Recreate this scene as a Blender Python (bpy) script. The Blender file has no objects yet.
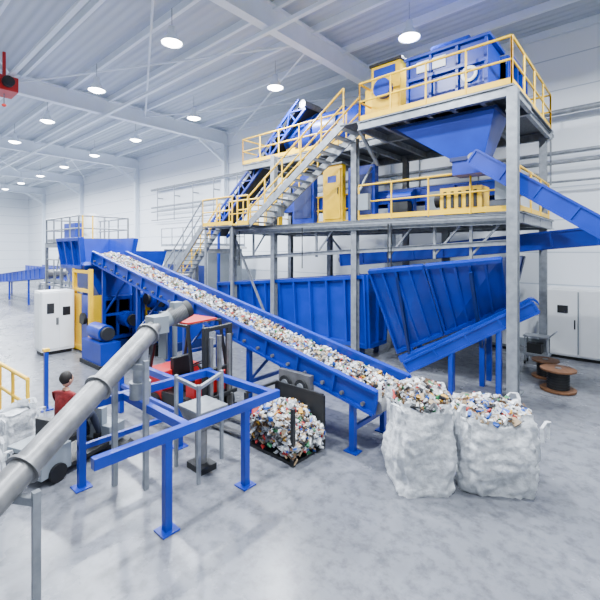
import bpy, math, random
from mathutils import Vector, Matrix, noise
random.seed(7)
V=Vector
# ---------------------------------------------------------------- materials
def mat(name,col,rough=0.5,metal=0.0,var=0.0,scale=4.0,bump=0.0,emit=None,es=0.0,bd=0.05):
    m=bpy.data.materials.new(name); m.use_nodes=True
    nt=m.node_tree; b=nt.nodes['Principled BSDF']
    b.inputs['Base Color'].default_value=(*col,1); b.inputs['Roughness'].default_value=rough
    b.inputs['Metallic'].default_value=metal
    tc=nt.nodes.new('ShaderNodeTexCoord')
    n=nt.nodes.new('ShaderNodeTexNoise'); n.inputs['Scale'].default_value=scale; n.inputs['Detail'].default_value=5
    nt.links.new(tc.outputs['Object'],n.inputs['Vector'])
    if var>0:
        r=nt.nodes.new('ShaderNodeValToRGB')
        r.color_ramp.elements[0].position=0.3; r.color_ramp.elements[1].position=0.7
        r.color_ramp.elements[0].color=(*[c*(1-var) for c in col],1)
        r.color_ramp.elements[1].color=(*[min(1,c*(1+var)) for c in col],1)
        nt.links.new(n.outputs['Fac'],r.inputs['Fac']); nt.links.new(r.outputs['Color'],b.inputs['Base Color'])
    if bump>0:
        bp=nt.nodes.new('ShaderNodeBump'); bp.inputs['Strength'].default_value=bump; bp.inputs['Distance'].default_value=bd
        nt.links.new(n.outputs['Fac'],bp.inputs['Height']); nt.links.new(bp.outputs['Normal'],b.inputs['Normal'])
    if emit:
        b.inputs['Emission Color'].default_value=(*emit,1); b.inputs['Emission Strength'].default_value=es
    return m
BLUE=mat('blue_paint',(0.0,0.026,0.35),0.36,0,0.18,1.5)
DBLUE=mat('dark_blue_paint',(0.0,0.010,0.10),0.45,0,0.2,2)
YEL=mat('yellow_paint',(0.95,0.56,0.0),0.4,0,0.08,3)
GALV=mat('galvanised_steel',(0.26,0.28,0.31),0.38,0.35,0.22,6)
STEEL=mat('dull_steel',(0.20,0.20,0.205),0.4,0.5,0.3,5)
WSTEEL=mat('white_steel',(0.80,0.86,0.94),0.5,0,0.03,2)
DARK=mat('dark_rubber',(0.011,0.012,0.014),0.6,0,0.2,6)
BLACK=mat('black_plastic',(0.005,0.005,0.006),0.45)
WHITE=mat('white_enamel',(0.88,0.90,0.92),0.4,0,0.03,3)
GREY=mat('grey_enamel',(0.22,0.25,0.28),0.45,0,0.05,3)
RED=mat('red_paint',(0.50,0.008,0.008),0.4,0,0.1,3)
JACKET=mat('red_jacket',(0.20,0.010,0.012),0.85,0,0.25,14,0.4)
WOOD=mat('plywood',(0.16,0.07,0.03),0.7,0,0.3,12)
GRATE=mat('grating',(0.10,0.11,0.13),0.6,0.3,0.3,25)
LAMP=mat('lamp_glass',(1,1,1),0.3,0,emit=(0.93,0.97,1),es=40)
BAG=mat('woven_bag',(0.66,0.68,0.71),0.75,0,0.25,9,0.8)
SKIN=mat('skin',(0.50,0.27,0.18),0.55); HAIR=mat('hair',(0.010,0.007,0.005),0.7)
TROUS=mat('trousers',(0.015,0.02,0.04),0.8)
TR=[mat('waste_%d'%i,c,0.55,0,0.2,15) for i,c in enumerate([(0.68,0.70,0.72),(0.36,0.37,0.39),(0.42,0.30,0.18),(0.02,0.02,0.025),
    (0.01,0.08,0.40),(0.40,0.02,0.018),(0.012,0.15,0.05),(0.58,0.30,0.02),(0.12,0.065,0.03),(0.84,0.85,0.88)])]
TRW=[7,7.5,5,5.5,2.4,2.0,1.5,1.2,4,4.5]
def wallmat():
    m=mat('wall_panels',(0.86,0.90,0.95),0.55); nt=m.node_tree; b=nt.nodes['Principled BSDF']
    tc=nt.nodes.new('ShaderNodeTexCoord'); sp=nt.nodes.new('ShaderNodeSeparateXYZ'); nt.links.new(tc.outputs['Object'],sp.inputs[0])
    md=nt.nodes.new('ShaderNodeMath'); md.operation='MODULO'; md.inputs[1].default_value=1.15; nt.links.new(sp.outputs['Z'],md.inputs[0])
    lt=nt.nodes.new('ShaderNodeMath'); lt.operation='LESS_THAN'; lt.inputs[1].default_value=0.04; nt.links.new(md.outputs[0],lt.inputs[0])
    mx=nt.nodes.new('ShaderNodeMixRGB'); mx.inputs[1].default_value=(0.86,0.90,0.96,1); mx.inputs[2].default_value=(0.52,0.58,0.67,1)
    nt.links.new(lt.outputs[0],mx.inputs[0]); nt.links.new(mx.outputs[0],b.inputs['Base Color']); return m
WALL=wallmat()
def ceilmat():
    m=mat('ceiling_deck',(0.50,0.55,0.62),0.6); nt=m.node_tree; b=nt.nodes['Principled BSDF']
    tc=nt.nodes.new('ShaderNodeTexCoord'); w=nt.nodes.new('ShaderNodeTexWave'); w.bands_direction='Y'; w.inputs['Scale'].default_value=1.0
    nt.links.new(tc.outputs['Object'],w.inputs['Vector'])
    bp=nt.nodes.new('ShaderNodeBump'); bp.inputs['Strength'].default_value=0.6; bp.inputs['Distance'].default_value=0.06
    nt.links.new(w.outputs['Fac'],bp.inputs['Height']); nt.links.new(bp.outputs['Normal'],b.inputs['Normal']); return m
CEIL=ceilmat()
def floormat():
    m=mat('polished_concrete',(0.3,0.3,0.3),0.3); nt=m.node_tree; b=nt.nodes['Principled BSDF']
    tc=nt.nodes.new('ShaderNodeTexCoord'); n1=nt.nodes.new('ShaderNodeTexNoise'); n1.inputs['Scale'].default_value=0.35; n1.inputs['Detail'].default_value=9
    n1.inputs['Roughness'].default_value=0.62
    nt.links.new(tc.outputs['Object'],n1.inputs['Vector'])
    r=nt.nodes.new('ShaderNodeValToRGB'); r.color_ramp.elements[0].position=0.3; r.color_ramp.elements[1].position=0.72
    r.color_ramp.elements[0].color=(0.115,0.12,0.14,1); r.color_ramp.elements[1].color=(0.25,0.26,0.295,1)
    nt.links.new(n1.outputs['Fac'],r.inputs['Fac'])
    n2=nt.nodes.new('ShaderNodeTexNoise'); n2.inputs['Scale'].default_value=5; n2.inputs['Detail'].default_value=10; n2.inputs['Roughness'].default_value=.65; nt.links.new(tc.outputs['Object'],n2.inputs['Vector'])
    r2=nt.nodes.new('ShaderNodeValToRGB'); r2.color_ramp.elements[0].position=0.36; r2.color_ramp.elements[1].position=0.54
    r2.color_ramp.elements[0].color=(0.62,0.62,0.63,1); r2.color_ramp.elements[1].color=(1,1,1,1); nt.links.new(n2.outputs['Fac'],r2.inputs['Fac'])
    mx=nt.nodes.new('ShaderNodeMixRGB'); mx.blend_type='MULTIPLY'; mx.inputs[0].default_value=1
    nt.links.new(r.outputs['Color'],mx.inputs[1]); nt.links.new(r2.outputs['Color'],mx.inputs[2])
    nt.links.new(mx.outputs[0],b.inputs['Base Color'])
    mr=nt.nodes.new('ShaderNodeMapRange'); mr.inputs[3].default_value=0.14; mr.inputs[4].default_value=0.38
    nt.links.new(n1.outputs['Fac'],mr.inputs[0]); nt.links.new(mr.outputs[0],b.inputs['Roughness']); return m
FLOOR=floormat()
# ---------------------------------------------------------------- mesh builder
class B:
    def __init__(s): s.v=[];s.f=[];s.m=[];s.sm=[];s.mats=[]
    def mi(s,m):
        if m not in s.mats: s.mats.append(m)
        return s.mats.index(m)
    def add(s,vs,fs,m,smooth=False):
        o=len(s.v); s.v+= [tuple(x) for x in vs]; k=s.mi(m)
        for f in fs: s.f.append(tuple(i+o for i in f)); s.m.append(k); s.sm.append(smooth)
    HF=[(0,3,2,1),(4,5,6,7),(0,1,5,4),(1,2,6,5),(2,3,7,6),(3,0,4,7)]
    def hexa(s,p,m): s.add(p,s.HF,m)
    def box(s,lo,hi,m):
        x0,y0,z0=lo;x1,y1,z1=hi
        s.hexa([(x0,y0,z0),(x1,y0,z0),(x1,y1,z0),(x0,y1,z0),(x0,y0,z1),(x1,y0,z1),(x1,y1,z1),(x0,y1,z1)],m)
    def frame(s,p,q):
        p=V(p);q=V(q);d=(q-p).normalized()
        ref=V((0,0,1)) if abs(d.z)<0.98 else V((0,1,0))
        a=d.cross(ref).normalized(); u=a.cross(d).normalized(); return p,q,d,a,u
    def beam(s,p,q,w,h,m,off=0):
        p,q,d,a,u=s.frame(p,q); p=p+u*off;q=q+u*off
        c=[(-w/2,-h/2),(w/2,-h/2),(w/2,h/2),(-w/2,h/2)]
        s.add([p+a*x+u*y for x,y in c]+[q+a*x+u*y for x,y in c],[(0,1,2,3),(7,6,5,4),(0,4,5,1),(1,5,6,2),(2,6,7,3),(3,7,4,0)],m)
    def ibeam(s,p,q,w,h,t,m):
        s.beam(p,q,w,t,m,h/2-t/2); s.beam(p,q,w,t,m,-h/2+t/2); s.beam(p,q,t,h-2*t,m)
    def tube(s,p,q,r,m,n=8,r2=None,caps=True,smooth=True):
        r2=r if r2 is None else r2
        p,q,d,a,u=s.frame(p,q); vs=[]
        for c,rr in((p,r),(q,r2)):
            for i in range(n):
                t=2*math.pi*i/n; vs.append(c+a*math.cos(t)*rr+u*math.sin(t)*rr)
        s.add(vs,[(i,(i+1)%n,n+(i+1)%n,n+i) for i in range(n)],m,smooth)
        if caps: s.add(vs,[tuple(range(n))[::-1],tuple(range(n,2*n))],m)
    def path(s,pts,r,m,n=6):
        for a,b in zip(pts,pts[1:]): s.tube(a,b,r,m,n)
    def lathe(s,c,prof,m,n=20,axis=V((0,0,1)),smooth=True):
        c=V(c); q=axis.to_track_quat('Z','Y'); vs=[]
        for r,z in prof:
            for i in range(n):
                t=2*math.pi*i/n; vs.append(c+q@V((r*math.cos(t),r*math.sin(t),z)))
        fs=[]
        for k in range(len(prof)-1):
            for i in range(n): fs.append((k*n+i,k*n+(i+1)%n,(k+1)*n+(i+1)%n,(k+1)*n+i))
        s.add(vs,fs,m,smooth)
    def sphere(s,c,r,m,n=12,sc=(1,1,1)):
        vs=[];fs=[];c=V(c);h=n//2+1
        for j in range(h+1):
            ph=math.pi*j/h
            for i in range(n):
                t=2*math.pi*i/n; vs.append(c+V((r*sc[0]*math.sin(ph)*math.cos(t),r*sc[1]*math.sin(ph)*math.sin(t),r*sc[2]*math.cos(ph))))
        for j in range(h):
            for i in range(n): fs.append((j*n+i,(j+1)*n+i,(j+1)*n+(i+1)%n,j*n+(i+1)%n))
        s.add(vs,fs,m,True)
    def rail(s,pts,m=None,h=1.1,sp=1.1,toe=True,r=0.028):
        m=m or YEL
        for a,b in zip(pts,pts[1:]):
            a=V(a);b=V(b);L=(b-a).length;n=max(1,round(L/sp)); up=V((0,0,1))
            for i in range(n+1):
                p=a.lerp(b,i/n); s.tube(p,p+up*h,r,m,6)
            s.tube(a+up*h,b+up*h,r*1.15,m,6); s.tube(a+up*h*.52,b+up*h*.52,r,m,6)
            if toe: s.beam(a+up*.09,b+up*.09,0.012,0.14,m)
    def stair(s,p,q,w,m,rms,n=None,sm=None):
        p=V(p);q=V(q);d=(q-p); hd=V((d.x,d.y,0)).normalized(); a=hd.cross(V((0,0,1)))
        n=n or round(abs(d.z)/0.19)
        for k,sg in enumerate((-1,1)):
            s.beam(p+a*sg*w/2,q+a*sg*w/2,0.05,0.24,sm or m)
            if rms[k]:
                P=p+a*sg*w/2;Q=q+a*sg*w/2
                s.rail([P,Q],rms[k],1.05,1.0,False)
        for i in range(n):
            c=p.lerp(q,(i+.5)/n); s.beam(c-a*w/2,c+a*w/2,0.26,0.035,m)
    def ribs(s,p00,p10,p11,p01,n,m,mr=None,t=0.05,rw=0.07,rd=0.12,outd=None,edge=0.12):
        p00,p10,p11,p01=map(V,(p00,p10,p11,p01)); nrm=(p10-p00).cross(p01-p00).normalized()
        if outd is not None and nrm.dot(V(outd))<0: nrm=-nrm
        i=-nrm*t
        s.add([p00,p10,p11,p01,p00+i,p10+i,p11+i,p01+i],[(0,1,2,3),(7,6,5,4),(0,4,5,1),(1,5,6,2),(2,6,7,3),(3,7,4,0)],m)
        mr=mr or m
        e=(p10-p00).normalized()
        for k in range(n+1):
            a=p00.lerp(p10,k/n);b=p01.lerp(p11,k/n); h=e*rw/2; o=nrm*rd
            s.add([a-h,a+h,b+h,b-h,a-h+o,a+h+o,b+h+o,b-h+o],B.HF,mr)
        for a,b,sg in((p00,p10,1),(p01,p11,-1)):
            up=(p01-p00).normalized()*edge*sg; o=nrm*(rd+.01)
            s.add([a,b,b+up,a+up,a+o,b+o,b+up+o,a+up+o],B.HF,mr)
    def trash(s,fn,n,size=(0.05,0.13)):
        for _ in range(n):
            c=V(fn()); k=random.choices(TR,TRW)[0]; z=random.uniform(*size)
            R=Matrix.Rotation(random.uniform(0,6.28),3,'Z')@Matrix.Rotation(random.uniform(-1.2,1.2),3,'X')@Matrix.Rotation(random.uniform(-1.2,1.2),3,'Y')
            sx,sy,sz=z*random.uniform(.5,1.1),z*random.uniform(.4,.9),z*random.uniform(.06,.5)
            pts=[]
            for (x,y,w) in [(-1,-1,-1),(1,-1,-1),(1,1,-1),(-1,1,-1),(-1,-1,1),(1,-1,1),(1,1,1),(-1,1,1)]:
                j=lambda:random.uniform(.45,1.15)
                pts.append(c+R@V((x*sx*j(),y*sy*j(),w*sz*j()))*0.8)
            s.hexa(pts,k)
    def done(s,name,bevel=0,parent=None):
        me=bpy.data.meshes.new(name); me.from_pydata(s.v,[],s.f)
        for m in s.mats: me.materials.append(m)
        me.polygons.foreach_set('material_index',s.m); me.polygons.foreach_set('use_smooth',s.sm); me.update()
        o=bpy.data.objects.new(name,me); bpy.context.collection.objects.link(o)
        if bevel:
            md=o.modifiers.new('bev','BEVEL'); md.width=bevel; md.segments=2; md.limit_method='ANGLE'; md.angle_limit=0.9
        if parent: o.parent=parent
        return o
def empty(name):
    e=bpy.data.objects.new(name,None); bpy.context.collection.objects.link(e); e.empty_display_size=.2; return e
# ---------------------------------------------------------------- room shell
YW=16.7; ZC=11.4; XL=-64
b=B(); b.box((XL,-12,-.2),(14,YW,0),FLOOR); b.done('floor')
b=B(); b.box((XL,YW,0),(14,YW+.2,ZC),WALL); b.done('wall_back')
b=B(); b.box((XL-.2,-12,0),(XL,YW+.2,ZC),WALL); b.done('wall_left')
b=B(); b.box((XL-.2,-12,ZC),(14,YW+.2,ZC+.2),CEIL); b.done('ceiling')
b=B(); b.box((XL,YW-.06,0),(14,YW,.3),GREY); b.done('baseboard_back')
b=B()
for X in (-57,-45,-33,-21,-9,3):
    b.ibeam((X,-12,10.85),(X,YW,10.85),.32,.8,.05,WSTEEL)
    b.ibeam((X,YW-.2,0),(X,YW-.2,10.5),.3,.35,.03,WSTEEL)
    b.beam((X,YW-.3,9.4),(X,YW-2.2,10.5),.15,.2,WSTEEL)
y=-10
while y<YW:
    b.beam((XL,y,11.27),(14,y,11.27),.12,.26,WSTEEL); y+=1.9
for X0 in (-45,-21):
    for k in range(3):
        ya=-1+k*6; b.tube((X0,ya,10.9),(X0+12,ya+6,10.9),.04,WSTEEL,6); b.tube((X0+12,ya,10.9),(X0,ya+6,10.9),.04,WSTEEL,6)
for yy in (8.7,4.3):
    b.beam((XL,yy,10.35),(14,yy,10.35),.14,.12,WSTEEL)
b.done('roof_beams')
b=B()
for z,r in((6.9,.07),(6.55,.05),(8.3,.1),(5.9,.04)):
    b.tube((-30,YW-.45,z),(14,YW-.45,z),r,GALV,8)
x=-29
while x<14:
    b.beam((x,YW-.02,7.6),(x,YW-.5,7.6),.05,.08,GALV); b.beam((x,YW-.5,5.8),(x,YW-.5,8.4),.05,.05,GALV); x+=2.4
b.done('wall_pipe_rack')
for X,Y in [(X,Y) for X in (-60,-54.5,-49.5,-44,-38.5,-33,-27.5,-21.9,-16.2,-10.8,-5.3,.2) for Y in (2.1,6.5,10.9)]:
    b=B(); z=9.75
    b.tube((X,Y,z+.5),(X,Y,ZC-.6),.012,GALV,5)
    b.lathe((X,Y,z),[(.02,.52),(.1,.5),(.11,.3),(.14,.26),(.32,.02),(.33,0),(.31,.0),(.29,.03)],WSTEEL,18)
    b.lathe((X,Y,z),[(.0,-.08),(.17,-.05),(.295,.03)],LAMP,18)
    L=b.done('high_bay_lamp')
    if X>-56 :
        ld=bpy.data.lights.new('bulb','AREA'); ld.shape='DISK'; ld.size=.5; ld.energy=860; ld.color=(.88,.94,1)
        lo=bpy.data.objects.new('lamp_bulb',ld); lo.location=(X,Y,z-.12); bpy.context.collection.objects.link(lo); lo.parent=L
# ---------------------------------------------------------------- main inclined conveyor
A=V((-3.45,6.45,1.0)); C=V((-14.7,6.35,3.32)); W=1.1
d=(C-A).normalized(); up=V((0,-1,0)).cross(d).normalized(); up = up if up.z>0 else -up
b=B(); sd=V((0,1,0))
for sg in (-1,1):
    b.beam(A+sd*sg*W/2-up*.02,C+sd*sg*W/2-up*.02,.05,.36,BLUE)
    b.beam(A+sd*sg*(W/2+.03)+up*.17,C+sd*sg*(W/2+.03)+up*.17,.12,.05,BLUE)
    b.beam(A+sd*sg*(W/2+.03)-up*.21,C+sd*sg*(W/2+.03)-up*.21,.12,.05,BLUE)
    n=13
    for i in range(n+1):
        p=A.lerp(C,i/n)+sd*sg*(W/2+.05); b.beam(p-up*.2,p+up*.17,.05,.06,BLUE)
    for i in range(26):
        p=A.lerp(C,(i+.5)/26)+sd*sg*(W/2+.03); b.tube(p-up*.12,p-up*.12+sd*sg*.06,.035,STEEL,8)
b.beam(A,C,W-.05,.03,DARK); b.beam(A-up*.2,C-up*.2,W-.1,.03,DARK)
b.tube(A-sd*W/2-up*.1,A+sd*W/2-up*.1,.12,STEEL,16); b.tube(C-sd*W/2-up*.1,C+sd*W/2-up*.1,.12,STEEL,16)
for t in (.04,.28,.5,.72,.93):
    p=A.lerp(C,t)-up*.2
    for sg in(-1,1):
        q=p+sd*sg*(W/2-.02); b.beam((q.x,q.y,0),q,.1,.1,BLUE); b.box((q.x-.13,q.y-.1,0),(q.x+.13,q.y+.1,.02),BLUE)
    z=p.z*.45
    if z>.25: b.beam((p.x,p.y-W/2,z),(p.x,p.y+W/2,z),.06,.08,BLUE)
    if z>.5: b.beam((p.x,p.y-W/2,z),(p.x,p.y+W/2,p.z-.1),.05,.05,BLUE)
def belt():
    t=random.random(); w=random.gauss(0,.22); w=max(-.48,min(.48,w)); return A.lerp(C,t)+sd*w+up*(.03+random.random()*.13*(1-abs(w)*1.6))
b.trash(belt,7500,(.03,.085))
b.done('inclined_belt_conveyor')
# ---------------------------------------------------------------- steel structure with platforms
MP=4.5; UP=7.3; YF=11.0; YB=14.6
b=B()
cols=[-2.55,-7.24,-10.97,-13.4]
def column(x,y,z0,z1,w=.2):
    b.ibeam((x,y,z0),(x,y,z1),w,w,.018,GALV); b.box((x-.18,y-.18,z0),(x+.18,y+.18,z0+.03),GALV)
for x in cols:
    column(x,YF,0,UP-.1 if x>-11 else MP); column(x,YB,0,UP-.1)
column(-2.32,9.92,0,UP-.1,.22)
column(-16.2,YF,0,3.6); column(-5.0,12.9,0,MP); column(-16.2,13.2,0,5)
b.ibeam((-16.2,YF,3.5),(-13.4,YF,3.5),.12,.2,.02,GALV)
b.box((-13.5,YF-.15,MP-.04),(-2.3,YB+.2,MP),GRATE)
for y in (YF-.1,12.8,YB): b.ibeam((-13.5,y,MP-.18),(-2.3,y,MP-.18),.14,.26,.02,GALV)
b.ibeam((-2.32,9.92,MP-.18),(-2.32,YB,MP-.18),.14,.26,.02,GALV)
for i in range(12):
    x=-13.4+i*11/11; b.ibeam((x,YF-.1,MP-.16),(x,YB,MP-.16),.1,.2,.015,GALV)
b.ibeam((-13.4,YF,3.2),(-2.55,YF,3.75),.1,.14,.015,GALV)
b.box((-13.5,11.6,UP-.04),(-2.3,YB+.2,UP),GRATE)
b.box((-6.4,9.9,UP-.04),(-2.3,11.6,UP),GRATE)
for y in (11.6,YB): b.ibeam((-13.5,y,UP-.16),(-2.3,y,UP-.16),.14,.24,.02,GALV)
b.ibeam((-6.4,9.9,UP-.16),(-2.3,9.9,UP-.16),.14,.24,.02,GALV)
for x in (-6.4,-5.7,-5,-4.35,-3.7,-3,-2.3): b.ibeam((x,9.9,UP-.16),(x,11.6,UP-.16),.1,.22,.02,GALV)
for i in range(12):
    x=-13.4+i*11/11; b.ibeam((x,11.6,UP-.16),(x,YB,UP-.16),.1,.18,.015,GALV)
b.beam((-10.97,YF,.2),(-13.4,YF,4.2),.07,.07,GALV); b.beam((-7.24,YB,.2),(-10.97,YB,4.2),.07,.07,GALV)
b.beam((-6.4,9.95,UP-.25),(-6.4,YF,6.2),.08,.08,GALV)
b.beam((-7.24,YF,5.2),(-7.24,12.5,UP-.3),.06,.06,GALV)
for x in (-12.2,-8.9,-6.0,-4.6,-3.6):
    b.beam((x,YF+.05,MP-.3),(x,YF+.05,3.3),.07,.07,GALV); b.beam((x,YF+.05,3.4),(x+.7,YF+.05,MP-.3),.05,.05,GALV)
F=YF-.15
b.rail([(-13.5,F,MP),(-11.7,F,MP)]); b.rail([(-7.0,F,MP),(-2.4,F,MP),(-2.4,YB,MP)]); b.rail([(-13.5,F+1.2,MP),(-13.5,YB,MP)])
b.rail([(-11,12.2,MP),(-7.2,12.2,MP)])
b.rail([(-13.5,11.6,UP),(-8.0,11.6,UP)]); b.rail([(-13.5,11.6,UP),(-13.5,YB,UP)])
b.rail([(-6.4,11.0,UP),(-6.4,9.95,UP),(-2.35,9.95,UP),(-2.35,YB,UP),(-13.5,YB,UP)])
b.box((-13.3,YF-.32,MP-.16),(-2.4,YF-.2,MP-.1),GALV)
for x in (-12.8,-12.7,-9.3,-5.9,-5.8): b.tube((x,YF-.26,MP-.15),(x,YF-.26,2.9),.02,DARK,6)
for x in (-10.6,-6.9,-2.9): b.box((x,YF-.35,MP+.3),(x+.35,YF-.18,MP+.8),GREY)
b.done('sorting_line_steel_platform')
b=B(); b.stair((-11.3,10.45,MP),(-7.0,10.45,UP+.1),.9,GALV,(YEL,YEL))
b.box((-7.1,9.95,UP),(-6.45,10.95,UP+.04),GRATE); b.box((-11.9,9.9,MP-.04),(-11.2,10.84,MP),GRATE)
b.rail([(-11.9,9.95,MP),(-11.3,9.95,MP)])
b.done('upper_staircase')
b=B(); b.stair((-18.8,10.2,0),(-13.9,10.2,MP),.9,GALV,(YEL,GALV)); b.box((-13.9,9.75,MP-.04),(-12.0,10.84,MP),GRATE)
b.rail([(-13.9,9.78,MP),(-12.0,9.78,MP)])
b.tube((-13.8,9.85,0),(-13.8,9.85,MP),.05,GALV); b.tube((-12.1,9.85,0),(-12.1,9.85,MP),.05,GALV)
b.done('lower_staircase')
def conveyor(name,p,q,w,h,m=BLUE,legs=(),truss=False):
    b=B(); p=V(p);q=V(q); _,_,d,a,u=b.frame(p,q)
    for sg in(-1,1):
        o=a*sg*w/2
        if truss:
            b.beam(p+o+u*h/2,q+o+u*h/2,.08,.08,m); b.beam(p+o-u*h/2,q+o-u*h/2,.08,.08,m)
            L=(q-p).length;n=max(2,round(L/h/1.2))
            for i in range(n):
                s0=p.lerp(q,i/n)+o;s1=p.lerp(q,(i+1)/n)+o; sgn=1 if i%2 else -1
                b.beam(s0+u*h/2*sgn,s1-u*h/2*sgn,.05,.05,m); b.beam(s0-u*h/2,s0+u*h/2,.05,.05,m)
        else:
            b.beam(p+o,q+o,.05,h,m); b.beam(p+o+u*h/2,q+o+u*h/2,.12,.05,m); b.beam(p+o-u*h/2,q+o-u*h/2,.12,.05,m)
            n=max(2,round((q-p).length/.9))
            for i in range(n+1):
                s0=p.lerp(q,i/n)+o+a*sg*.03; b.beam(s0-u*h/2,s0+u*h/2,.05,.05,m)
    b.beam(p,q,w-.06,.03,DARK,h*.15); b.beam(p,q,w-.1,.03,DARK,-h*.3)
    b.tube(p-a*w/2,p+a*w/2,h*.3,STEEL,14); b.tube(q-a*w/2,q+a*w/2,h*.3,STEEL,14)
    b.tube(q-a*(w/2+.35),q-a*w/2,.13,BLUE,12)
    for t in legs:
        c=p.lerp(q,t)
        for sg in(-1,1):
            e=c+a*sg*w/2-u*h/2; b.beam((e.x,e.y,0),e,.1,.1,m)
    b.done(name)
conveyor('steep_feed_conveyor',(-16.4,12.4,4.4),(-10.3,12.4,9.3),1.0,.55,BLUE,truss=True,legs=(.1,))
conveyor('discharge_conveyor',(-3.3,10.55,5.85),(1.6,10.55,2.3),.7,.36,BLUE,legs=(.9,))
conveyor('transfer_conveyor',(-8.3,12.1,3.2),(1.8,12.1,4.15),.8,.4,BLUE,legs=(.98,))
conveyor('sorting_belt_conveyor',(-12.5,12.9,5.35),(-3.0,12.9,5.35),1.2,.4,BLUE,legs=())
conveyor('outfeed_conveyor',(-4.7,9.6,.6),(-2.0,10.42,2.28),.5,.26,BLUE,legs=(.35,.72))
# ---- bunker
b=B()
b.ribs((-14.6,11.3,.45),(-6.95,11.3,.35),(-6.95,11.15,2.75),(-14.6,11.15,2.1),10,BLUE,outd=(0,-1,0))
b.ribs((-14.6,12.3,.45),(-6.95,12.3,.35),(-6.95,12.6,2.75),(-14.6,12.6,2.1),10,BLUE,outd=(0,1,0))
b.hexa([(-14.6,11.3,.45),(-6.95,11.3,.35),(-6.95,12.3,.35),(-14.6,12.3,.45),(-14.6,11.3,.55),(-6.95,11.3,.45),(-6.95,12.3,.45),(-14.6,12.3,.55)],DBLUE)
b.ribs((-6.95,11.3,.35),(-6.95,12.3,.35),(-6.95,12.6,2.75),(-6.95,11.15,2.75),2,BLUE,outd=(1,0,0))
b.ribs((-14.6,11.3,.45),(-14.6,12.3,.45),(-14.6,12.6,2.1),(-14.6,11.15,2.1),2,BLUE,outd=(-1,0,0))
for x in (-14.2,-11.8,-9.4,-7.2):
    for y in (11.35,12.25): b.beam((x,y,0),(x,y,.45),.14,.14,DBLUE)
b.done('ribbed_storage_bunker')
b=B()
def skew(x0,x1,n,m):
    T0,T1=V((-6.16,10.1,2.98)),V((-2.62,10.1,3.38)); L0,L1=V((-5.75,11.1,.45)),V((-2.75,11.1,2.05))
    b.ribs(L0.lerp(L1,x0),L0.lerp(L1,x1),T0.lerp(T1,x1),T0.lerp(T1,x0),n,m,outd=(0,-1,-.3),rw=.06,rd=.09,edge=.1)
    B0,B1=V((-6.16,12.3,2.98)),V((-2.62,12.3,3.38)); M0,M1=V((-5.75,11.5,.45)),V((-2.75,11.5,2.05))
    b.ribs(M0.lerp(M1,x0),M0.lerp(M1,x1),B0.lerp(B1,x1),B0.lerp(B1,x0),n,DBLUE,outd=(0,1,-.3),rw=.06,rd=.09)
skew(0,.46,4,BLUE); skew(.485,1,5,BLUE)
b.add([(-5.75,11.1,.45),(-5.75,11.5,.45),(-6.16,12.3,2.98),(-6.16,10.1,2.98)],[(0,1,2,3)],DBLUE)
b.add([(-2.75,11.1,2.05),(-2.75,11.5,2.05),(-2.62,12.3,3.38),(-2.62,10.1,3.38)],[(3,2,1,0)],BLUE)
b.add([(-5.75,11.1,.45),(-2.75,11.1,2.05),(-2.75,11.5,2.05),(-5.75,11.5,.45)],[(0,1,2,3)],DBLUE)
for x,z in ((-5.3,.7),(-3.3,1.7)):
    for y in(11.0,11.6): b.beam((x,y,0),(x,y,z),.12,.12,BLUE)
    b.beam((x,10.95,z*.6),(x,10.1,3.0),.08,.08,DBLUE)
b.beam((-5.6,10.95,.3),(-2.7,10.95,1.85),.14,.2,BLUE)
b.done('inclined_ballistic_separator')
# ---- upper machinery
def frustum(b,lo,hi,z0,z1,m):
    (a0,a1,c0,c1)=lo;(e0,e1,g0,g1)=hi
    b.hexa([(a0,c0,z0),(a1,c0,z0),(a1,c1,z0),(a0,c1,z0),(e0,g0,z1),(e1,g0,z1),(e1,g1,z1),(e0,g1,z1)],m)
b=B()
b.box((-5.05,10.35,UP+.25),(-3.0,11.5,UP+1.45),BLUE); b.box((-5.15,10.25,UP+1.45),(-2.9,11.6,UP+1.53),BLUE)
for x in(-5.05,-4.4,-3.7,-3.0): b.box((x-.04,10.27,UP+.1),(x+.04,10.35,UP+1.45),BLUE)
b.box((-5.05,10.25,UP+.85),(-3.0,10.35,UP+.95),BLUE)
b.box((-4.8,10.31,UP+1.05),(-4.0,10.35,UP+1.35),WHITE); b.lathe((-3.4,10.3,UP+.65),[(.2,0),(.2,.03),(.12,.03),(.12,0)],WHITE,20,V((0,-1,0)))
for x in(-5.0,-3.1):
    for y in(10.45,11.4): b.beam((x,y,UP),(x,y,UP+.3),.12,.12,DBLUE)
b.tube((-4.6,10.95,UP+1.75),(-3.6,10.95,UP+1.75),.2,BLUE,16); b.box((-4.7,10.8,UP+1.5),(-3.5,11.1,UP+1.6),DBLUE)
b.box((-5.6,11.9,UP),(-2.9,13.6,UP+1.5),BLUE)
b.ribs((-5.6,11.9,UP+.1),(-2.9,11.9,UP+.1),(-2.9,11.9,UP+1.5),(-5.6,11.9,UP+1.5),4,BLUE,outd=(0,-1,0))
b.ribs((-2.9,11.9,UP+.1),(-2.9,13.6,UP+.1),(-2.9,13.6,UP+1.5),(-2.9,11.9,UP+1.5),3,BLUE,outd=(1,0,0))
b.done('upper_magnetic_separator',.01)
b=B()
b.box((-6.3,10.45,UP+.3),(-5.35,11.5,UP+1.7),YEL); b.box((-6.35,10.4,UP+.2),(-5.3,11.55,UP+.32),YEL); b.box((-6.35,10.4,UP+1.7),(-5.3,11.55,UP+1.78),DARK)
for x in(-6.25,-5.4):
    for y in(10.5,11.4): b.beam((x,y,UP),(x,y,UP+.3),.1,.1,YEL)
b.tube((-5.85,10.45,UP+.95),(-5.85,10.25,UP+.95),.28,BLUE,18); b.box((-6.2,10.41,UP+1.35),(-5.5,10.45,UP+1.6),BLUE)
b.done('drum_drive_housing',.01)
b=B()
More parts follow.
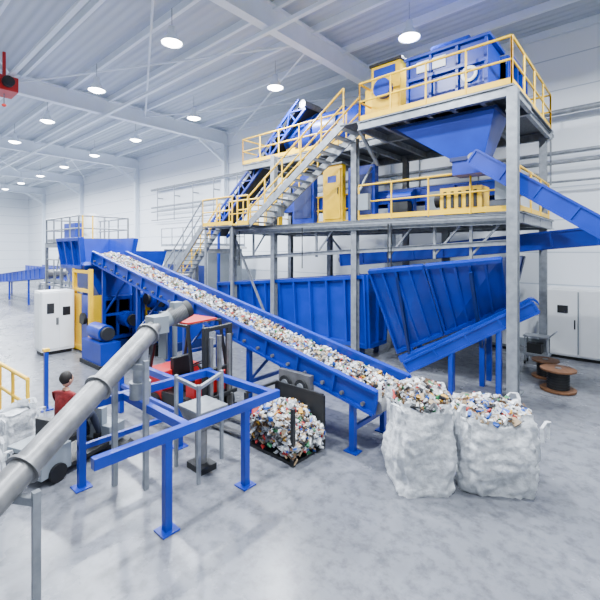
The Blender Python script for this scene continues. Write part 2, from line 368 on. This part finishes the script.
b.tube((-11.6,12.9,UP+1.0),(-7.6,12.9,UP+1.0),.75,BLUE,28)
for x in(-11.4,-10.1,-8.9,-7.8): b.tube((x-.05,12.9,UP+1.0),(x+.05,12.9,UP+1.0),.82,DBLUE,28)
for x in(-11.2,-8.0): b.box((x-.25,12.2,UP),(x+.25,13.6,UP+.45),YEL)
b.box((-7.6,12.2,UP),(-6.9,13.6,UP+1.9),YEL)
b.done('trommel_screen')
b=B()
frustum(b,(-3.9,-3.1,10.5,11.1),(-5.5,-2.8,10.3,11.5),5.9,UP-.28,BLUE)
b.box((-3.9,10.5,5.5),(-3.1,11.1,5.9),BLUE)
b.box((-3.95,10.45,5.85),(-3.05,11.15,5.95),DBLUE); b.box((-5.55,10.25,UP-.34),(-2.75,11.55,UP-.28),DBLUE)
b.done('discharge_chute')
b=B(); b.box((-4.4,10.95,MP+.12),(-3.3,11.6,MP+.75),YEL); b.box((-4.3,10.95,MP),(-3.4,11.6,MP+.12),DARK)
for i in range(5): b.box((-4.3+i*.2,10.92,MP+.2),(-4.22+i*.2,10.95,MP+.65),DARK)
b.tube((-4.6,11.2,MP+.45),(-4.4,11.2,MP+.45),.2,DARK,14)
b.done('drive_motor_guard')
b=B(); b.box((-9.35,12.0,MP+.05),(-8.45,12.22,MP+2.2),YEL); b.box((-9.4,11.95,MP),(-8.4,12.24,MP+.08),DARK)
b.box((-9.28,11.96,MP+.2),(-8.52,12.0,MP+2.05),YEL); b.box((-8.64,11.93,MP+1.1),(-8.6,11.96,MP+1.35),BLACK); b.box((-9.1,11.95,MP+1.55),(-8.7,11.965,MP+1.8),BLUE)
b.box((-9.4,11.9,MP+2.2),(-8.4,12.24,MP+2.26),GREY)
b.done('yellow_machine_cabinet',.01)
b=B()
for i,x in enumerate((-12.6,-6.6,-5.3)):
    b.box((x,12.0,MP+.0),(x+.9,12.25,MP+1.0),BLUE if i else YEL); b.box((x+.1,11.97,MP+.2),(x+.8,12.0,MP+.85),DBLUE if i==1 else GREY)
b.box((-6.2,11.4,MP),(-5.6,11.7,MP+.55),DARK); b.tube((-6.3,11.55,MP+.7),(-5.5,11.55,MP+.7),.16,BLUE,14)
for x in (-8.2,-10.9): b.box((x,12.0,MP),(x+1.1,12.25,MP+2.0),BLUE); b.box((x+.1,11.97,MP+.3),(x+1.0,12.0,MP+1.7),DBLUE)
b.done('sorting_station_chutes')
# ---------------------------------------------------------------- left: shredder group
b=B()
b.box((-16.4,6.0,.35),(-14.4,7.4,1.9),BLUE)
b.ribs((-16.4,6.0,.4),(-14.4,6.0,.4),(-14.4,6.0,1.9),(-16.4,6.0,1.9),4,BLUE,outd=(0,-1,0))
b.ribs((-14.4,6.0,.4),(-14.4,7.4,.4),(-14.4,7.4,1.9),(-14.4,6.0,1.9),3,BLUE,outd=(1,0,0))
frustum(b,(-16.2,-14.7,6.0,7.2),(-16.9,-14.9,5.6,7.2),1.9,2.9,BLUE)
b.ribs((-16.9,5.6,2.9),(-14.95,5.6,2.9),(-14.8,5.45,4.0),(-17.0,5.45,4.0),3,BLUE,outd=(0,-1,0))
b.ribs((-16.9,7.2,2.9),(-14.95,7.2,2.9),(-14.8,7.35,4.0),(-17.0,7.35,4.0),3,BLUE,outd=(0,1,0))
b.ribs((-16.9,5.6,2.9),(-16.9,7.2,2.9),(-17.0,7.35,4.0),(-17.0,5.45,4.0),2,BLUE,outd=(-1,0,0))
b.ribs((-14.95,5.6,2.9),(-14.95,7.2,2.9),(-14.8,7.35,3.1),(-14.8,5.45,3.1),2,BLUE,outd=(1,0,0))
b.box((-16.5,5.9,0),(-14.3,7.5,.35),DBLUE)
b.tube((-14.3,6.7,1.1),(-13.7,6.7,1.1),.28,BLUE,16); b.tube((-13.7,6.7,1.1),(-13.55,6.7,1.1),.2,DARK,16)
for x in(-14.2,-15.6): b.beam((x,5.5,0),(x,5.5,2.9),.12,.12,YEL)
for z in(2.15,2.8): b.beam((-14.2,5.5,z),(-15.6,5.5,z),.1,.1,YEL)
b.box((-14.2,5.55,.25),(-14.12,5.95,2.0),YEL); b.box((-14.24,7.45,.25),(-14.12,7.75,1.9),YEL)
for k in range(2): 
    b.box((-15.5+k*.64,5.46,.25),(-14.92+k*.64,5.54,2.0),YEL if k==0 else BLUE); b.box((-15.0+k*.64,5.43,1.0),(-14.96+k*.64,5.46,1.25),BLACK)
b.tube((-14.6,5.46,1.2),(-14.6,5.36,1.2),.2,DARK,18)
b.box((-15.6,5.42,.08),(-14.2,5.6,.25),YEL)
b.done('industrial_shredder')
b=B(); O=V((-1.6,-.1,0))
def bx(lo,hi,m): b.box(tuple(V(lo)+O),tuple(V(hi)+O),m)
bx((-14.0,7.7,.3),(-10.9,8.9,1.3),BLUE); b.ribs(V((-14.0,7.7,.3))+O,V((-10.9,7.7,.3))+O,V((-10.9,7.7,1.3))+O,V((-14,7.7,1.3))+O,6,BLUE,outd=(0,-1,0))
bx((-14.1,7.6,0),(-10.8,9.0,.3),DBLUE)
for x in (-13.5,-12.4,-11.4):
    c=lambda y:V((x,y,1.75))+O
    b.tube(c(7.55),c(8.5),.32,BLUE,18); b.tube(c(7.45),c(7.55),.22,DARK,16); bx((x-.3,7.7,1.3),(x+.3,8.6,1.5),DBLUE)
    for k in range(6): b.tube(c(7.65+k*.14),c(7.68+k*.14),.35,BLUE,18)
bx((-14,8.3,1.3),(-13,8.9,2.3),DBLUE); b.path([V(p)+O for p in[(-12.9,8.5,1.4),(-12.9,8.5,2.6),(-11.2,8.5,2.6),(-11.2,8.5,1.4)]],.06,STEEL,8)
for x in(-14.6,-13.6,-12.7):
    b.box((x-.3,6.85,0),(x+.3,7.35,.35),DARK); b.tube((x-.28,7.1,.62),(x+.2,7.1,.62),.24,BLUE,18); b.tube((x+.2,7.1,.62),(x+.34,7.1,.62),.2,DARK,18)
    b.box((x-.12,7.0,.82),(x+.1,7.2,.98),BLUE); b.path([(x,7.3,.6),(x,7.55,.9),(x,7.55,1.3)],.035,BLACK,6)
b.box((-12.3,6.9,0),(-11.8,7.3,1.5),GREY); b.box((-12.25,6.87,.9),(-11.85,6.9,1.35),BLACK)
b.box((-13.6,5.0,.12),(-12.2,5.6,.75),BLUE); b.box((-13.65,4.95,0),(-12.15,5.65,.12),DARK)
b.tube((-13.4,5.3,1.0),(-12.5,5.3,1.0),.25,BLUE,18); b.tube((-12.5,5.3,1.0),(-12.35,5.3,1.0),.2,DARK,18); b.box((-13.2,5.15,.75),(-12.6,5.45,.85),DBLUE)
b.done('hydraulic_power_unit')
b=B(); x1=-15.25
b.box((-16.0,4.35,.12),(x1,5.36,2.15),WHITE); b.box((-15.95,4.4,0),(x1-.05,5.3,.12),BLACK)
for k in range(2):
    b.box((x1,4.38+k*.5,.2),(x1+.03,4.84+k*.5,2.1),WHITE); b.box((x1+.03,4.78+k*.04,1.0),(x1+.05,4.81+k*.04,1.25),BLACK)
b.box((x1+.03,4.5,1.4),(x1+.045,4.72,1.75),DARK); b.box((x1+.03,4.98,1.3),(x1+.045,5.22,1.6),BLACK); b.box((-15.9,4.32,.2),(x1-.1,4.35,2.1),WHITE)
b.done('electrical_cabinet',.01)
b=B(); Z=3.9
b.box((-22,6.5,Z-.08),(-18,8.6,Z),GRATE)
for x in(-22,-20,-18):
    for y in(6.5,8.6): b.beam((x,y,0),(x,y,Z),.12,.12,GALV)
for y in(6.5,8.6): b.beam((-22,y,Z-.15),(-18,y,Z-.15),.1,.18,GALV); b.beam((-22,y,1.9),(-18,y,1.9),.06,.08,GALV)
for x in (-22,-18): b.beam((x,6.5,1.9),(x,8.6,1.9),.06,.08,GALV)
b.rail([(-22,6.5,Z),(-18,6.5,Z),(-18,8.6,Z),(-22,8.6,Z),(-22,6.5,Z)],GALV,r=.035)
b.rail([(-22,6.5,2.0),(-18,6.5,2.0)],GALV,1.1); b.beam((-22,6.5,0),(-20,6.5,3.8),.05,.05,GALV); b.beam((-18,6.5,0),(-20,6.5,3.8),.05,.05,GALV)
b.box((-21.2,7.0,Z),(-19.8,8.0,Z+.9),BLUE); b.tube((-19.3,7.5,Z),(-19.3,7.5,Z+1.3),.3,WHITE,16)
for yy in(6.6,7.0): b.tube((-17.85,yy,0),(-17.85,yy,Z+1.1),.03,YEL,6)
for k in range(13): b.tube((-17.85,6.6,.3*k+.2),(-17.85,7.0,.3*k+.2),.018,YEL,6)
b.done('access_scaffold')
b=B()
b.box((-24,6.4,.3),(-18.2,8.3,2.1),BLUE); b.ribs((-24,6.4,.3),(-18.2,6.4,.3),(-18.2,6.4,2.1),(-24,6.4,2.1),9,BLUE,outd=(0,-1,0))
b.box((-24.1,6.3,0),(-18.1,8.4,.3),DBLUE); frustum(b,(-21.5,-19,6.6,8.1),(-22,-18.6,6.5,8.3),2.1,3.5,BLUE)
for k in range(3): b.box((-23.6+k*1.2,6.25,.6),(-22.7+k*1.2,6.3,1.8),YEL)
b.box((-18.2,6.6,.4),(-17.9,8.1,1.7),YEL)
o=b.done('baling_press'); o.location=(-.5,2.9,0)
b=B(); b.box((-22.5,13.0,0),(-18,15.4,3.6),GREY); b.box((-22.7,12.8,3.6),(-17.8,15.6,3.75),WHITE)
for k in range(3): b.box((-22+k*1.45,12.95,1.4),(-21+k*1.45,13.0,2.7),DBLUE)
b.rail([(-22.6,12.9,3.75),(-17.9,12.9,3.75),(-17.9,15.5,3.75)],GALV)
b.done('control_cabin')
conveyor('long_blue_conveyor',(-40,8.5,1.2),(-27,8.5,2.2),1.2,.6,BLUE,legs=(.05,.4,.75))
conveyor('long_blue_conveyor',(-46,12.5,1.6),(-30,12.5,1.6),1.4,.9,BLUE,legs=(.05,.4,.75))
b=B()
for i in range(9):
    for k in range(3 if i%3 else 2):
        x=-50+i*1.9; b.box((x,5.2,k*1.0+.01),(x+1.6,6.3,k*1.0+.97),random.choice([TR[0],TR[1],TR[9],BLUE]))
        for s_ in (.4,.8,1.2): b.box((x+s_,5.17,k+.01),(x+s_+.03,6.33,k+.99),DARK)
b.done('stacked_bales')
# ---------------------------------------------------------------- bulk bags
def bag(name,cx,cy,w,h,seed,fillh,rot=0,nt=650):
    b=B(); n=96; k=48; vs=[]
    cz=math.cos(rot);sz=math.sin(rot)
    for j in range(k+1):
        t=j/k; z=h*t
        bul=1+.11*math.sin(math.pi*min(1,t*1.05))-.05*(t>.93)
        e=.45
        for i in range(n):
            a=2*math.pi*i/n; c,s_=math.cos(a),math.sin(a)
            x=w/2*bul*math.copysign(abs(c)**e,c); y=w/2*bul*math.copysign(abs(s_)**e,s_)
            p=V((x,y,z)); nn=noise.noise(V((x*2.3+seed,y*2.3,z*1.6)))*.10
            nn+=-abs(noise.noise(V((x*7+seed,y*7,z*1.6))))*.12
            nn+=-abs(noise.noise(V((x*3.5+seed,y*3.5+4,z*7))))*.05
            nn+=noise.noise(V((x*16,y*16+seed,z*10)))*.02
            r=V((x,y,0)).normalized(); p=p+r*nn
            if j>k-4: p.z+=noise.noise(V((x*3+seed,y*3,0)))*.10
            if j==0: p.z=0
            p=V((p.x*cz-p.y*sz,p.x*sz+p.y*cz,p.z)); vs.append(p+V((cx,cy,0)))
    fs=[(j*n+i,j*n+(i+1)%n,(j+1)*n+(i+1)%n,(j+1)*n+i) for j in range(k) for i in range(n)]
    b.add(vs,fs,BAG,True)
    b.add(vs[:n],[tuple(range(n))[::-1]],BAG)
    fs=[];fv=[V((cx,cy,h-.08+fillh))]
    for r in (.3,.6,.85,.99):
        for i in range(n):
            p=vs[k*n+i]-V((cx,cy,0)); fv.append(V((cx+p.x*r,cy+p.y*r,h-.10+fillh*(1-r*r)+noise.noise(V((p.x*r*6,p.y*r*6,seed)))*.05)))
    for i in range(n): fs.append((0,1+i,1+(i+1)%n))
    for r in range(3):
        for i in range(n): fs.append((1+r*n+i,1+(r+1)*n+i,1+(r+1)*n+(i+1)%n,1+r*n+(i+1)%n))
    b.add(fv,fs,TR[1] if nt else BAG)
    def top():
        a=random.uniform(0,6.28); r=math.sqrt(random.random())
        return (cx+math.cos(a)*r*w*.5,cy+math.sin(a)*r*w*.5,h-.08+fillh*(1-r*r)+random.random()*.06)
    if nt: b.trash(top,nt,(.03,.09))
    for sx,sy in((-1,-1),(1,-1),(1,1),(-1,1)):
        q=V((sx*w*.47,sy*w*.47,0)); q=V((q.x*cz-q.y*sz,q.x*sz+q.y*cz,0))+V((cx,cy,h-.25))
        t=V((-q.y+cy,q.x-cx,0)).normalized()*.09; o=(q-V((cx,cy,q.z)))*.09
        pts=[q+o-t,q+o-t*1.1+V((0,0,.2)),q+o*1.5-t*.6+V((0,0,.28)),q+o*1.5+t*.6+V((0,0,.26)),q+o+t*1.1+V((0,0,.2)),q+o+t]
        for u_,v_ in zip(pts,pts[1:]): b.beam(u_,v_,.05,.012,BAG)
    b.done(name)
bag('bulk_waste_bag',-2.68,5.86,.90,1.32,3.1,.24,rot=.72,nt=900)
bag('bulk_waste_bag',-1.87,6.62,1.07,1.13,9.7,.1,rot=.60,nt=900)
bag('white_sack',-6.95,1.2,.55,.75,5.5,.05,nt=0); bag('white_sack',-8.4,2.0,.6,.75,6.5,.05,nt=0)
bag('white_sack',-33,9.9,1.1,1.2,2.2,.1,nt=0); bag('white_sack',-26,4.7,1.1,1.3,6.2,.1,nt=0); bag('white_sack',-28.6,5.0,1.1,1.1,8.2,.1,nt=0)
# ---------------------------------------------------------------- screw conveyor foreground
b=B()
P=V((-4.35,.25,.80)); Q=V((-6.1,3.25,2.2))
b.tube(P,Q,.15,STEEL,28); dd=(Q-P).normalized()
for t in (.0,.33,.66,.995):
    c=P.lerp(Q,t); b.tube(c-dd*.015,c+dd*.015,.19,STEEL,28)
b.tube(Q,Q+dd*.2,.12,STEEL,20)
m0=Q+dd*.28; b.box(tuple(m0-V((.14,.14,.14))),tuple(m0+V((.14,.14,.14))),GREY)
md=(dd+V((.6,.5,.1))).normalized()
b.tube(m0,m0+md*.24,.13,GREY,20); b.tube(m0+md*.24,m0+md*.52,.14,STEEL,24); b.tube(m0+md*.52,m0+md*.62,.15,DARK,24)
for k in range(10): b.tube(m0+md*(.26+k*.026),m0+md*(.27+k*.026),.155,STEEL,24)
b.box(tuple(m0+md*.36+V((-.08,-.08,.1))),tuple(m0+md*.36+V((.08,.08,.22))),GREY)
o=Q-dd*.25; b.tube(o,o-V((0,0,.6)),.13,GALV,20,.11); b.tube(o-V((0,0,.6)),o-V((0,0,.85)),.16,GALV,20,.16)
for c in (P.lerp(Q,.3),P.lerp(Q,.86)):
    for s_ in(-.22,.22): b.beam((c.x+s_,c.y+s_*.6,0),(c.x+s_,c.y+s_*.6,c.z-.1),.07,.07,GALV)
    b.beam((c.x-.22,c.y-.13,c.z-.2),(c.x+.22,c.y+.13,c.z-.2),.06,.08,GALV)
b.box((P.x-.35,P.y-.6,0.0),(P.x+.35,P.y+.25,.6),STEEL)
b.done('screw_conveyor')
b=B(); Z=1.2
b.beam((-4.6,1.8,Z),(-4.6,4.7,Z),.1,.13,BLUE); b.beam((-6.4,2.2,Z),(-6.4,4.7,Z),.1,.13,BLUE)
for y in(3.0,4.6): b.beam((-6.4,y,Z),(-4.6,y,Z),.1,.12,BLUE)
b.beam((-6.4,2.3,.6),(-6.4,4.0,.6),.07,.08,BLUE)
b.beam((-8.7,4.0,1.15),(-6.4,4.0,1.15),.1,.12,BLUE); b.beam((-8.7,4.0,0),(-8.7,4.0,1.1),.1,.1,BLUE); b.beam((-8.7,4.0,.6),(-6.4,4.0,.6),.07,.08,BLUE)
for x,y in((-4.6,2.7),(-4.6,4.0),(-6.4,2.35),(-6.4,4.0)):
    b.beam((x,y,0),(x,y,Z-.06),.1,.1,BLUE); b.box((x-.12,y-.12,0),(x+.12,y+.12,.02),BLUE)
b.done('blue_support_frame',.006)
b=B()
b.beam((-10.1,2.97,0),(-10.1,2.97,1.35),.08,.08,BLUE); b.box((-10.22,2.85,0),(-9.98,3.09,.03),BLUE); b.box((-10.16,2.91,1.3),(-10.04,3.03,1.36),YEL)
b.done('blue_bollard_post')
b=B()
for x,y in((-5.15,3.55),(-5.85,3.6),(-5.5,4.25)):
    b.beam((x,y,0),(x,y,1.5),.05,.05,GALV)
b.beam((-5.15,3.55,1.45),(-5.85,3.6,1.45),.05,.05,GALV); b.beam((-5.15,3.55,1.45),(-5.5,4.25,1.45),.05,.05,GALV)
frustum(b,(-5.65,-5.4,3.7,3.95),(-5.8,-5.2,3.6,4.15),.65,1.0,STEEL)
b.box((-5.8,3.6,1.0),(-5.2,4.15,1.03),GALV)
b.tube((-5.52,3.85,.1),(-5.52,3.85,.65),.1,STEEL,14); b.box((-5.7,3.7,0),(-5.3,4.0,.1),DARK)
b.done('steel_feed_hopper')
b=B()
x0,x1,y0,y1=-5.55,-4.4,4.85,5.65
def heap():
    x=random.uniform(x0+.03,x1+.08);y=random.uniform(y0-.05,y1-.05); z=.78-.9*((x-(x0+x1)/2)**2)-.8*((y-(y0+y1)/2)**2)
    return (x,y,.04+z*random.random()**.4)
b.trash(heap,2800,(.035,.09))
for x in(x0,x1):
    for y in (y0,y1): b.beam((x,y,0),(x,y,.95),.06,.06,DARK)
for z in(.95,.5,.06):
    b.beam((x0,y1,z),(x1,y1,z),.05,.05,DARK); b.beam((x0,y0,z),(x0,y1,z),.05,.05,DARK)
b.box((x0,y0,0),(x1,y1,.05),DARK); b.box((x0,y1-.02,.05),(x1,y1,.95),DARK)
b.done('waste_cage_bin')
b=B()
b.box((-5.5,5.74,0),(-5.42,5.8,.75),STEEL); b.box((-4.88,5.74,0),(-4.8,5.8,.75),STEEL)
b.box((-5.55,5.7,.72),(-4.75,5.82,1.2),STEEL)
for x in(-5.35,-4.95): b.tube((x,5.7,.96),(x,5.66,.96),.15,DARK,18); b.tube((x,5.66,.96),(x,5.64,.96),.08,GALV,14)
b.done('control_box')
# ---------------------------------------------------------------- forklift
def forklift(name,cx,cy,ang,body):
    b=B()
    b.box((-.95,-.5,.28),(-.35,.5,.95),body); b.box((-.98,-.45,.35),(-.9,.45,.9),DARK)
    b.box((-.4,-.5,.25),(.65,.5,.55),BLACK); b.box((.35,-.45,.55),(.62,.45,.95),body)
    b.box((-.35,-.25,.55),(.1,.25,.78),BLACK); b.box((-.42,-.25,.75),(-.3,.25,1.2),BLACK)
    b.tube((.35,0,.95),(.2,0,1.1),.025,BLACK,8); b.lathe((.2,0,1.1),[(.16,0),(.18,.02),(.16,.04),(.15,.02),(.16,0)],BLACK,18,V((-.5,0,.86)))
    for sg in(-1,1):
        for x,r in((-.6,.24),(.45,.29)):
            b.tube((x,sg*.42,r),(x,sg*.56,r),r,BLACK,22); b.tube((x,sg*.56,r),(x,sg*.57,r),r*.55,body,16)
        b.beam((-.85,sg*.46,.9),(-.6,sg*.44,2.0),.06,.06,BLACK); b.beam((.6,sg*.46,.9),(.4,sg*.44,2.0),.06,.06,BLACK)
        b.beam((-.62,sg*.45,2.0),(.42,sg*.45,2.0),.06,.06,BLACK)
        b.beam((.8,sg*.32,.1),(.8,sg*.32,2.0),.1,.12,DARK); b.beam((.88,sg*.25,.1),(.88,sg*.25,1.8),.07,.08,STEEL)
        b.beam((.98,sg*.22,.08),(2.0,sg*.22,.08),.12,.04,STEEL); b.beam((.97,sg*.22,.06),(.97,sg*.22,.6),.1,.04,STEEL)
    for k in range(6): b.beam((-.55+k*.18,-.44,2.01),(-.55+k*.18,.44,2.01),.04,.02,BLACK)
    b.box((-.5,-.4,2.02),(.35,.4,2.06),RED)
    for z in(.5,1.1,1.95): b.beam((.8,-.32,z),(.8,.32,z),.08,.08,DARK)
    b.beam((.95,-.4,.3),(.95,.4,.3),.05,.08,DARK); b.beam((.95,-.4,.6),(.95,.4,.6),.05,.08,DARK)
    b.tube((.85,0,.1),(.85,0,1.8),.05,STEEL,12)
    o=b.done(name,.01); o.location=(cx,cy,0); o.rotation_euler=(0,0,ang); return o
forklift('forklift_truck',-7.5,5.0,.1,RED)
# low ride-on sweeper the worker sits on (local frame: +x is forward)
b=B()
b.box((-.75,-.38,.12),(-.25,.38,.52),GREY); b.box((-.77,-.3,.2),(-.74,.3,.45),BLACK)
b.box((-.25,-.38,.1),(.5,.38,.17),BLACK); b.box((.5,-.38,.1),(.85,.38,.42),GREY); b.box((.5,-.2,.42),(.62,.2,.72),GREY)
b.box((-.3,-.22,.40),(.12,.22,.49),BLACK); b.box((-.42,-.22,.5),(-.32,.22,.85),BLACK)
b.tube((.52,0,.7),(.36,0,.86),.02,BLACK,8); b.lathe((.36,0,.86),[(.13,0),(.15,.02),(.13,.04),(.12,.02),(.13,0)],BLACK,18,V((-.5,0,.86)))
for sg in(-1,1): b.tube((-.5,sg*.36,.14),(-.5,sg*.43,.14),.14,BLACK,18)
b.tube((.6,-.05,.11),(.6,.05,.11),.11,BLACK,16)
for sg in(-1,1): b.tube((.8,sg*.38,.0),(.8,sg*.38,.08),.2,DARK,18,.12)
o=b.done('ride_on_floor_sweeper',.008); o.location=(-7.37,2.50,0); o.rotation_euler=(0,0,math.radians(110))
# ---------------------------------------------------------------- seated worker
def worker(loc,ang):
    root=empty('worker'); root.location=loc; root.rotation_euler=(0,0,ang)
    pts=[(0,0,.88),(.0,0,1.02),(.02,0,1.2),(.03,0,1.36),(.03,0,1.45),(.05,0,1.52)]
    rad=[.15,.14,.155,.145,.065,.055]; edges=[(0,1),(1,2),(2,3),(3,4),(4,5)]
    def chain(base,ps,rs):
        k=base
        for p,r in zip(ps,rs): pts.append(p);rad.append(r);edges.append((k,len(pts)-1));k=len(pts)-1
    for sg in(-1,1):
        chain(3,[(.02,sg*.18,1.38),(.10,sg*.24,1.13),(.28,sg*.17,1.13),(.36,sg*.15,1.17)],[.07,.052,.038,.03])
        chain(0,[(.08,sg*.1,.86),(.42,sg*.14,.97),(.56,sg*.14,.60),(.58,sg*.14,.50)],[.1,.075,.05,.045])
    me=bpy.data.meshes.new('body'); me.from_pydata(pts,edges,[]); o=bpy.data.objects.new('b',me); bpy.context.collection.objects.link(o)
    o.modifiers.new('s','SKIN'); ss=o.modifiers.new('u','SUBSURF'); ss.levels=2
    sv=me.skin_vertices[0].data
    for i,r in enumerate(rad): sv[i].radius=(r,r*(1.15 if i in(0,1,2,3) else 1)); sv[i].use_root=(i==0)
    dg=bpy.context.evaluated_depsgraph_get(); ne=bpy.data.meshes.new_from_object(o.evaluated_get(dg))
    bpy.data.objects.remove(o)
    ne.materials.clear()
    for m in(JACKET,TROUS,SKIN): ne.materials.append(m)
    for p in ne.polygons:
        c=p.center; p.use_smooth=True
        p.material_index=2 if (c.z>1.46 or (c.x>.31 and c.z>1.08)) else (1 if (c.z<.95 or c.x>.2 and c.z<1.06) else 0)
    bo=bpy.data.objects.new('body',ne); bpy.context.collection.objects.link(bo); bo.parent=root
    b=B(); b.sphere((.06,0,1.63),.1,SKIN,20,(1.0,.8,1.2)); b.sphere((.035,0,1.665),.106,HAIR,20,(.98,.88,1.08))
    b.sphere((.165,0,1.61),.02,SKIN,8,(1,.7,1.2))
    for sg in(-1,1):
        b.sphere((.05,sg*.083,1.62),.025,SKIN,8,(.8,.5,1.3)); b.sphere((.15,sg*.032,1.64),.01,BLACK,8)
    b.box((.15,-.02,1.565),(.158,.02,1.572),RED); b.done('head',parent=root)
    b=B()
    for sg in(-1,1):
        h=V((.38,sg*.15,1.18)); b.sphere(h,.045,SKIN,12,(1.1,.9,.45))
        for k in range(4):
            y=sg*.15+(k-1.5)*.02; L=[.03,.036,.034,.026][k]
            b.path([(.41,y,1.185),(.41+L,y,1.18),(.415+L,y,1.155),(.395+L,y,1.14)],.009,SKIN,6)
        b.path([(.38,sg*.115,1.18),(.41,sg*.10,1.17),(.43,sg*.10,1.155)],.01,SKIN,6)
        b.box((.5,sg*.14-.05,.47),(.76,sg*.14+.05,.55),BLACK)
    b.done('hands_and_shoes',parent=root)
worker((-7.34,2.42,-.25),math.radians(110))
# ---------------------------------------------------------------- right side stuff
def spool(name,c,r,w,axis,ms=WOOD):
    b=B(); c=V(c); a=V(axis).normalized()
    for s_ in(-1,1): b.tube(c+a*s_*w/2,c+a*(s_*w/2+s_*.04),r,ms,28,smooth=False)
    b.tube(c-a*w/2,c+a*w/2,r*.6,BLACK,24)
    for k in range(7): b.tube(c+a*(-w/2+w*(k+.3)/7),c+a*(-w/2+w*(k+.7)/7),r*.63,DARK,24)
    for s_ in(-1,1): b.tube(c+a*(s_*w/2+s_*.04),c+a*(s_*w/2+s_*.06),.07,STEEL,12)
    b.done(name)
spool('cable_spool',(-1.75,11.9,.29),.4,.46,(0,0,1)); spool('cable_spool',(-2.2,12.9,.26),.34,.4,(0,0,1))
b=B(); b.box((-2.6,15.5,.1),(-.8,16.2,2.3),WHITE); b.box((-2.55,15.55,0),(-.85,16.1,.1),BLACK)
for k in range(2): b.box((-2.58+k*.9,15.47,.15),(-1.74+k*.9,15.5,2.25),WHITE); b.box((-1.84+k*.9,15.44,1.0),(-1.8+k*.9,15.47,1.3),BLACK)
b.box((-1.75,15.46,.2),(-1.71,15.5,2.2),GREY); b.box((-2.3,15.45,1.5),(-2.0,15.47,1.75),DARK); b.done('switchgear_cabinet',.01)
b=B(); b.box((-4.6,15.6,.1),(-3.6,16.2,1.9),GREY); b.box((-4.55,15.65,0),(-3.65,16.15,.1),BLACK); b.box((-4.55,15.57,.2),(-3.65,15.6,1.85),WHITE); b.box((-4.1,15.54,.3),(-4.07,15.57,1.8),GREY)
b.done('switchgear_cabinet',.01)
b=B(); b.box((-3.0,14.0,.3),(-2.3,14.45,.36),GALV); b.box((-3.0,14.0,.85),(-2.3,14.45,.9),GALV)
for x in(-2.95,-2.35):
    for y in(14.05,14.4): b.beam((x,y,.1),(x,y,.9),.04,.04,GALV); b.tube((x-.02,y,.06),(x+.02,y,.06),.06,BLACK,12)
b.path([(-2.3,14.05,.9),(-2.15,14.05,1.05),(-2.15,14.4,1.05),(-2.3,14.4,.9)],.02,GALV); b.box((-2.9,14.05,.36),(-2.5,14.4,.65),DARK)
b.done('tool_trolley')
b=B(); b.rail([(-12.5,2.2,0),(-9.05,2.35,0)],YEL,1.05,.85,False,.035); b.done('yellow_guard_rail')
b=B(); Z=9.9; X=-18.8;Y=4.1
b.box((X-.5,Y-.35,Z-.3),(X+.5,Y+.35,Z+.25),RED); b.tube((X-.75,Y,Z),(X-.5,Y,Z),.22,RED,16); b.tube((X+.5,Y,Z),(X+.7,Y,Z),.2,DARK,16)
b.beam((X,Y,Z+.25),(X,Y,ZC-.2),.1,.1,RED); b.tube((X,Y,Z-.3),(X,Y,Z-.7),.02,STEEL,6); b.lathe((X,Y,Z-.8),[(.05,.1),(.09,.05),(.05,0)],RED,12)
b.done('crane_hoist')
# ---------------------------------------------------------------- world, camera
w=bpy.data.worlds.new('w'); bpy.context.scene.world=w; w.use_nodes=True
w.node_tree.nodes['Background'].inputs[0].default_value=(.82,.92,1,1); w.node_tree.nodes['Background'].inputs[1].default_value=.8
cd=bpy.data.cameras.new('cam'); cd.lens=24; cd.sensor_width=36; cd.shift_y=-50/600; cd.clip_end=300
co=bpy.data.objects.new('camera',cd); co.location=(0,0,3.55); co.rotation_euler=(math.radians(90),0,math.radians(41.2))
bpy.context.collection.objects.link(co); bpy.context.scene.camera=co
